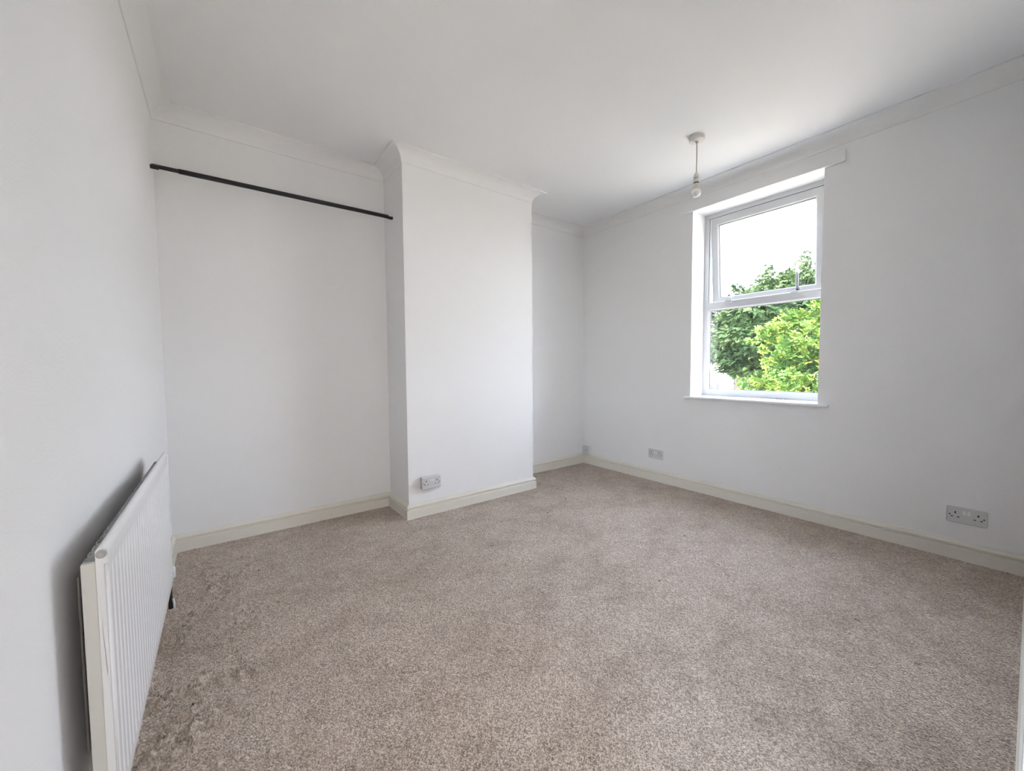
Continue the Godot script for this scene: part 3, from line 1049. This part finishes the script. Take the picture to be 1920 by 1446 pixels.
# ------------------------------------------------------------------ sockets. local x along the wall, y up, z out of the wall
func rounded_plate(st: SurfaceTool, w: float, h: float, z0: float, z1: float, corner: float, bevel: float) -> void:
	var rim := func(inset: float, z: float) -> Array:
		var pts := []
		var rr := maxf(corner - inset, 0.001)
		for q in 4:
			var c := Vector2(w / 2 - inset - rr, h / 2 - inset - rr) * Vector2([1, -1, -1, 1][q], [1, 1, -1, -1][q])
			for k in 5:
				var a := PI / 2 * (q + k / 4.0)
				pts.append(Vector3(c.x + rr * cos(a), c.y + rr * sin(a), z))
		return pts
	var loops := [rim.call(0.0, z0), rim.call(0.0, z1 - bevel), rim.call(bevel * 0.35, z1 - bevel * 0.3), rim.call(bevel, z1)]
	for l in 3:
		for i in 20:
			var j := (i + 1) % 20
			var a: Vector3 = loops[l][i]
			face(st, [a, loops[l][j], loops[l + 1][j], loops[l + 1][i]], Vector3(a.x, a.y, 0.02 * l + 0.001))
	face(st, loops[3], Vector3.BACK)
	face(st, loops[0], Vector3.FORWARD)


func double_socket(at: Vector3, turn: float, boxed: float, label: String) -> Node3D:
	var s := base("double_socket", at)
	s.rotation.y = turn
	tag(s, label, "socket")
	if boxed > 0.0:
		var bst := begin()
		rounded_plate(bst, 0.143, 0.083, 0.0, boxed, 0.006, 0.001)
		put(done(bst), "back_box", M.socket_white, s)
	var st := begin()
	rounded_plate(st, 0.147, 0.086, boxed, boxed + 0.0095, 0.007, 0.004)
	put(done(st), "faceplate", M.socket_white, s)
	var z := boxed + 0.0095
	for side in [-1.0, 1.0]:
		var cx: float = side * 0.0405
		st = begin()
		box(st, Vector3(cx - 0.0030, 0.0085, z - 0.004), Vector3(cx + 0.0030, 0.0185, z + 0.0003))
		put(done(st), "earth_slot", M.slot_dark, s)
		for k in [-1.0, 1.0]:
			st = begin()
			box(st, Vector3(cx + k * 0.0115 - 0.0040, -0.0125, z - 0.004), Vector3(cx + k * 0.0115 + 0.0040, -0.0075, z + 0.0003))
			put(done(st), "pin_slot", M.slot_dark, s)
		st = begin()   # fixing screw
		box(st, Vector3(side * 0.0605 - 0.003, -0.003, z - 0.003), Vector3(side * 0.0605 + 0.003, 0.003, z + 0.0003))
		put(done(st), "screw_hole", M.slot_dark, s)
		st = begin()
		var tilt := Transform3D(Basis(Vector3.RIGHT, -0.14), Vector3(side * 0.0085, 0.016, z))
		box(st, Vector3(-0.0058, -0.0105, -0.004), Vector3(0.0058, 0.0105, 0.003), 0.001, tilt)
		put(done(st), "rocker", M.rocker_white, s)
	return s


func sockets() -> void:
	double_socket(Vector3(ROOM_X, 0.242, 2.772), -PI / 2, 0.0, "white double wall socket low on the right wall, nearest the camera")
	double_socket(Vector3(ROOM_X, 0.250, 0.900), -PI / 2, 0.0, "white double wall socket between the window and the far corner")
	double_socket(Vector3(1.444, 0.241, BREAST_D), 0.0, 0.028, "white double socket on a raised box on the chimney breast")
	var s := base("aerial_socket", Vector3(ROOM_X, 0.152, 0.066))
	s.rotation.y = -PI / 2
	tag(s, "small square white outlet box with one hole in the far corner", "socket")
	var st := begin()
	rounded_plate(st, 0.092, 0.088, 0.0, 0.020, 0.006, 0.002)
	put(done(st), "back_box", M.socket_white, s)
	st = begin()
	rounded_plate(st, 0.097, 0.093, 0.023, 0.033, 0.009, 0.004)
	box(st, Vector3(-0.040, -0.038, 0.019), Vector3(0.040, 0.038, 0.024))
	put(done(st), "faceplate", M.socket_white, s)
	st = begin(true)
	lathe(st, [Vector2(0.0, 0.0005), Vector2(0.0055, 0.0005), Vector2(0.0055, -0.004)], 16, Transform3D(Basis(Vector3.RIGHT, PI / 2), Vector3(0, 0, 0.033)))
	put(done(st), "outlet_hole", M.slot_dark, s)
	for x in [-0.03, 0.03]:
		put(box_mesh(Vector3(x - 0.0025, -0.0025, 0.032), Vector3(x + 0.0025, 0.0025, 0.0335)), "screw", M.plug_grey, s)


# ------------------------------------------------------------------ bits of fluff on the carpet
func lint_mesh(k: int) -> ArrayMesh:
	var r := RandomNumberGenerator.new()
	r.seed = 100 + k
	var st := begin(true)
	for j in 4:
		var p := Vector3(r.randf_range(-0.004, 0.004), 0.002, r.randf_range(-0.004, 0.004))
		var d := Vector3(r.randf_range(-1, 1), r.randf_range(0.0, 0.5), r.randf_range(-1, 1)).normalized() * 0.006
		var e := d.rotated(Vector3.UP, r.randf_range(-1.2, 1.2))
		tube(st, [p, p + d, p + d + Vector3(e.x, -0.3 * absf(d.y), e.z)], r.randf_range(0.0012, 0.0022), 5)
	return done(st)


func small_things() -> void:
	var shapes := []
	for k in 5:
		shapes.append(lint_mesh(k))
	var pale := [
		[0.77, 1.00], [0.83, 1.24], [0.56, 1.53], [0.28, 1.32], [0.31, 1.34], [0.32, 1.46], [0.66, 1.67], [0.73, 1.72],
		[0.66, 1.78], [0.61, 1.49], [0.43, 1.69], [0.47, 1.71], [0.42, 1.77], [0.55, 1.94], [0.61, 1.94], [1.51, 1.07],
		[1.45, 1.29], [0.78, 1.70], [2.28, 2.07], [2.12, 2.17], [1.46, 1.88], [1.21, 1.86], [2.11, 2.42], [2.09, 2.45],
		[1.43, 2.38], [1.53, 2.50], [1.30, 2.46], [1.61, 2.74], [2.65, 2.73], [2.20, 2.75], [0.97, 2.19], [1.07, 2.04],
		[2.69, 2.59], [2.89, 0.43], [2.64, 0.52], [2.56, 0.53], [2.48, 0.53], [2.65, 0.62], [2.58, 0.63], [2.44, 0.74],
	]
	for k in pale.size():
		fluff(shapes[k % 5], pale[k], M.lint, rng.randf_range(0.8, 1.5), "tiny pale tuft of loose carpet fibre lying on the beige carpet", "pale fibre tufts on the carpet")
	var dark := [[0.45, 0.44], [0.38, 0.55], [2.54, 1.69], [2.35, 1.99], [1.96, 1.89], [3.06, 0.38], [3.03, 0.50], [2.13, 0.88], [2.34, 2.56], [3.25, 2.37], [3.41, 2.92], [0.10, 0.035], [0.33, 0.035], [1.13, 0.34]]
	for k in dark.size():
		fluff(shapes[k % 5], dark[k], M.lint_dark, rng.randf_range(0.6, 0.9), "tiny dark crumb of fluff lying on the beige carpet", "dark crumbs on the carpet")
	for p in [[3.640, 1.80], [3.628, 1.83], [3.641, 1.858]]:
		var o := put(shapes[2], "paint_flake", M.handle_grey)
		o.position = Vector3(p[0], 0.8035, p[1])
		tag(o, "tiny grey flake of paint on the window board against the frame", "flake", "flakes on the window board")


func fluff(mesh: Mesh, at: Array, m: Material, size: float, label: String, group: String) -> void:
	var o := put(mesh, "carpet_lint", m)
	o.position = Vector3(at[0], 0.001, at[1])
	o.rotation.y = rng.randf() * TAU
	o.scale = Vector3.ONE * size
	tag(o, label, "lint", group)
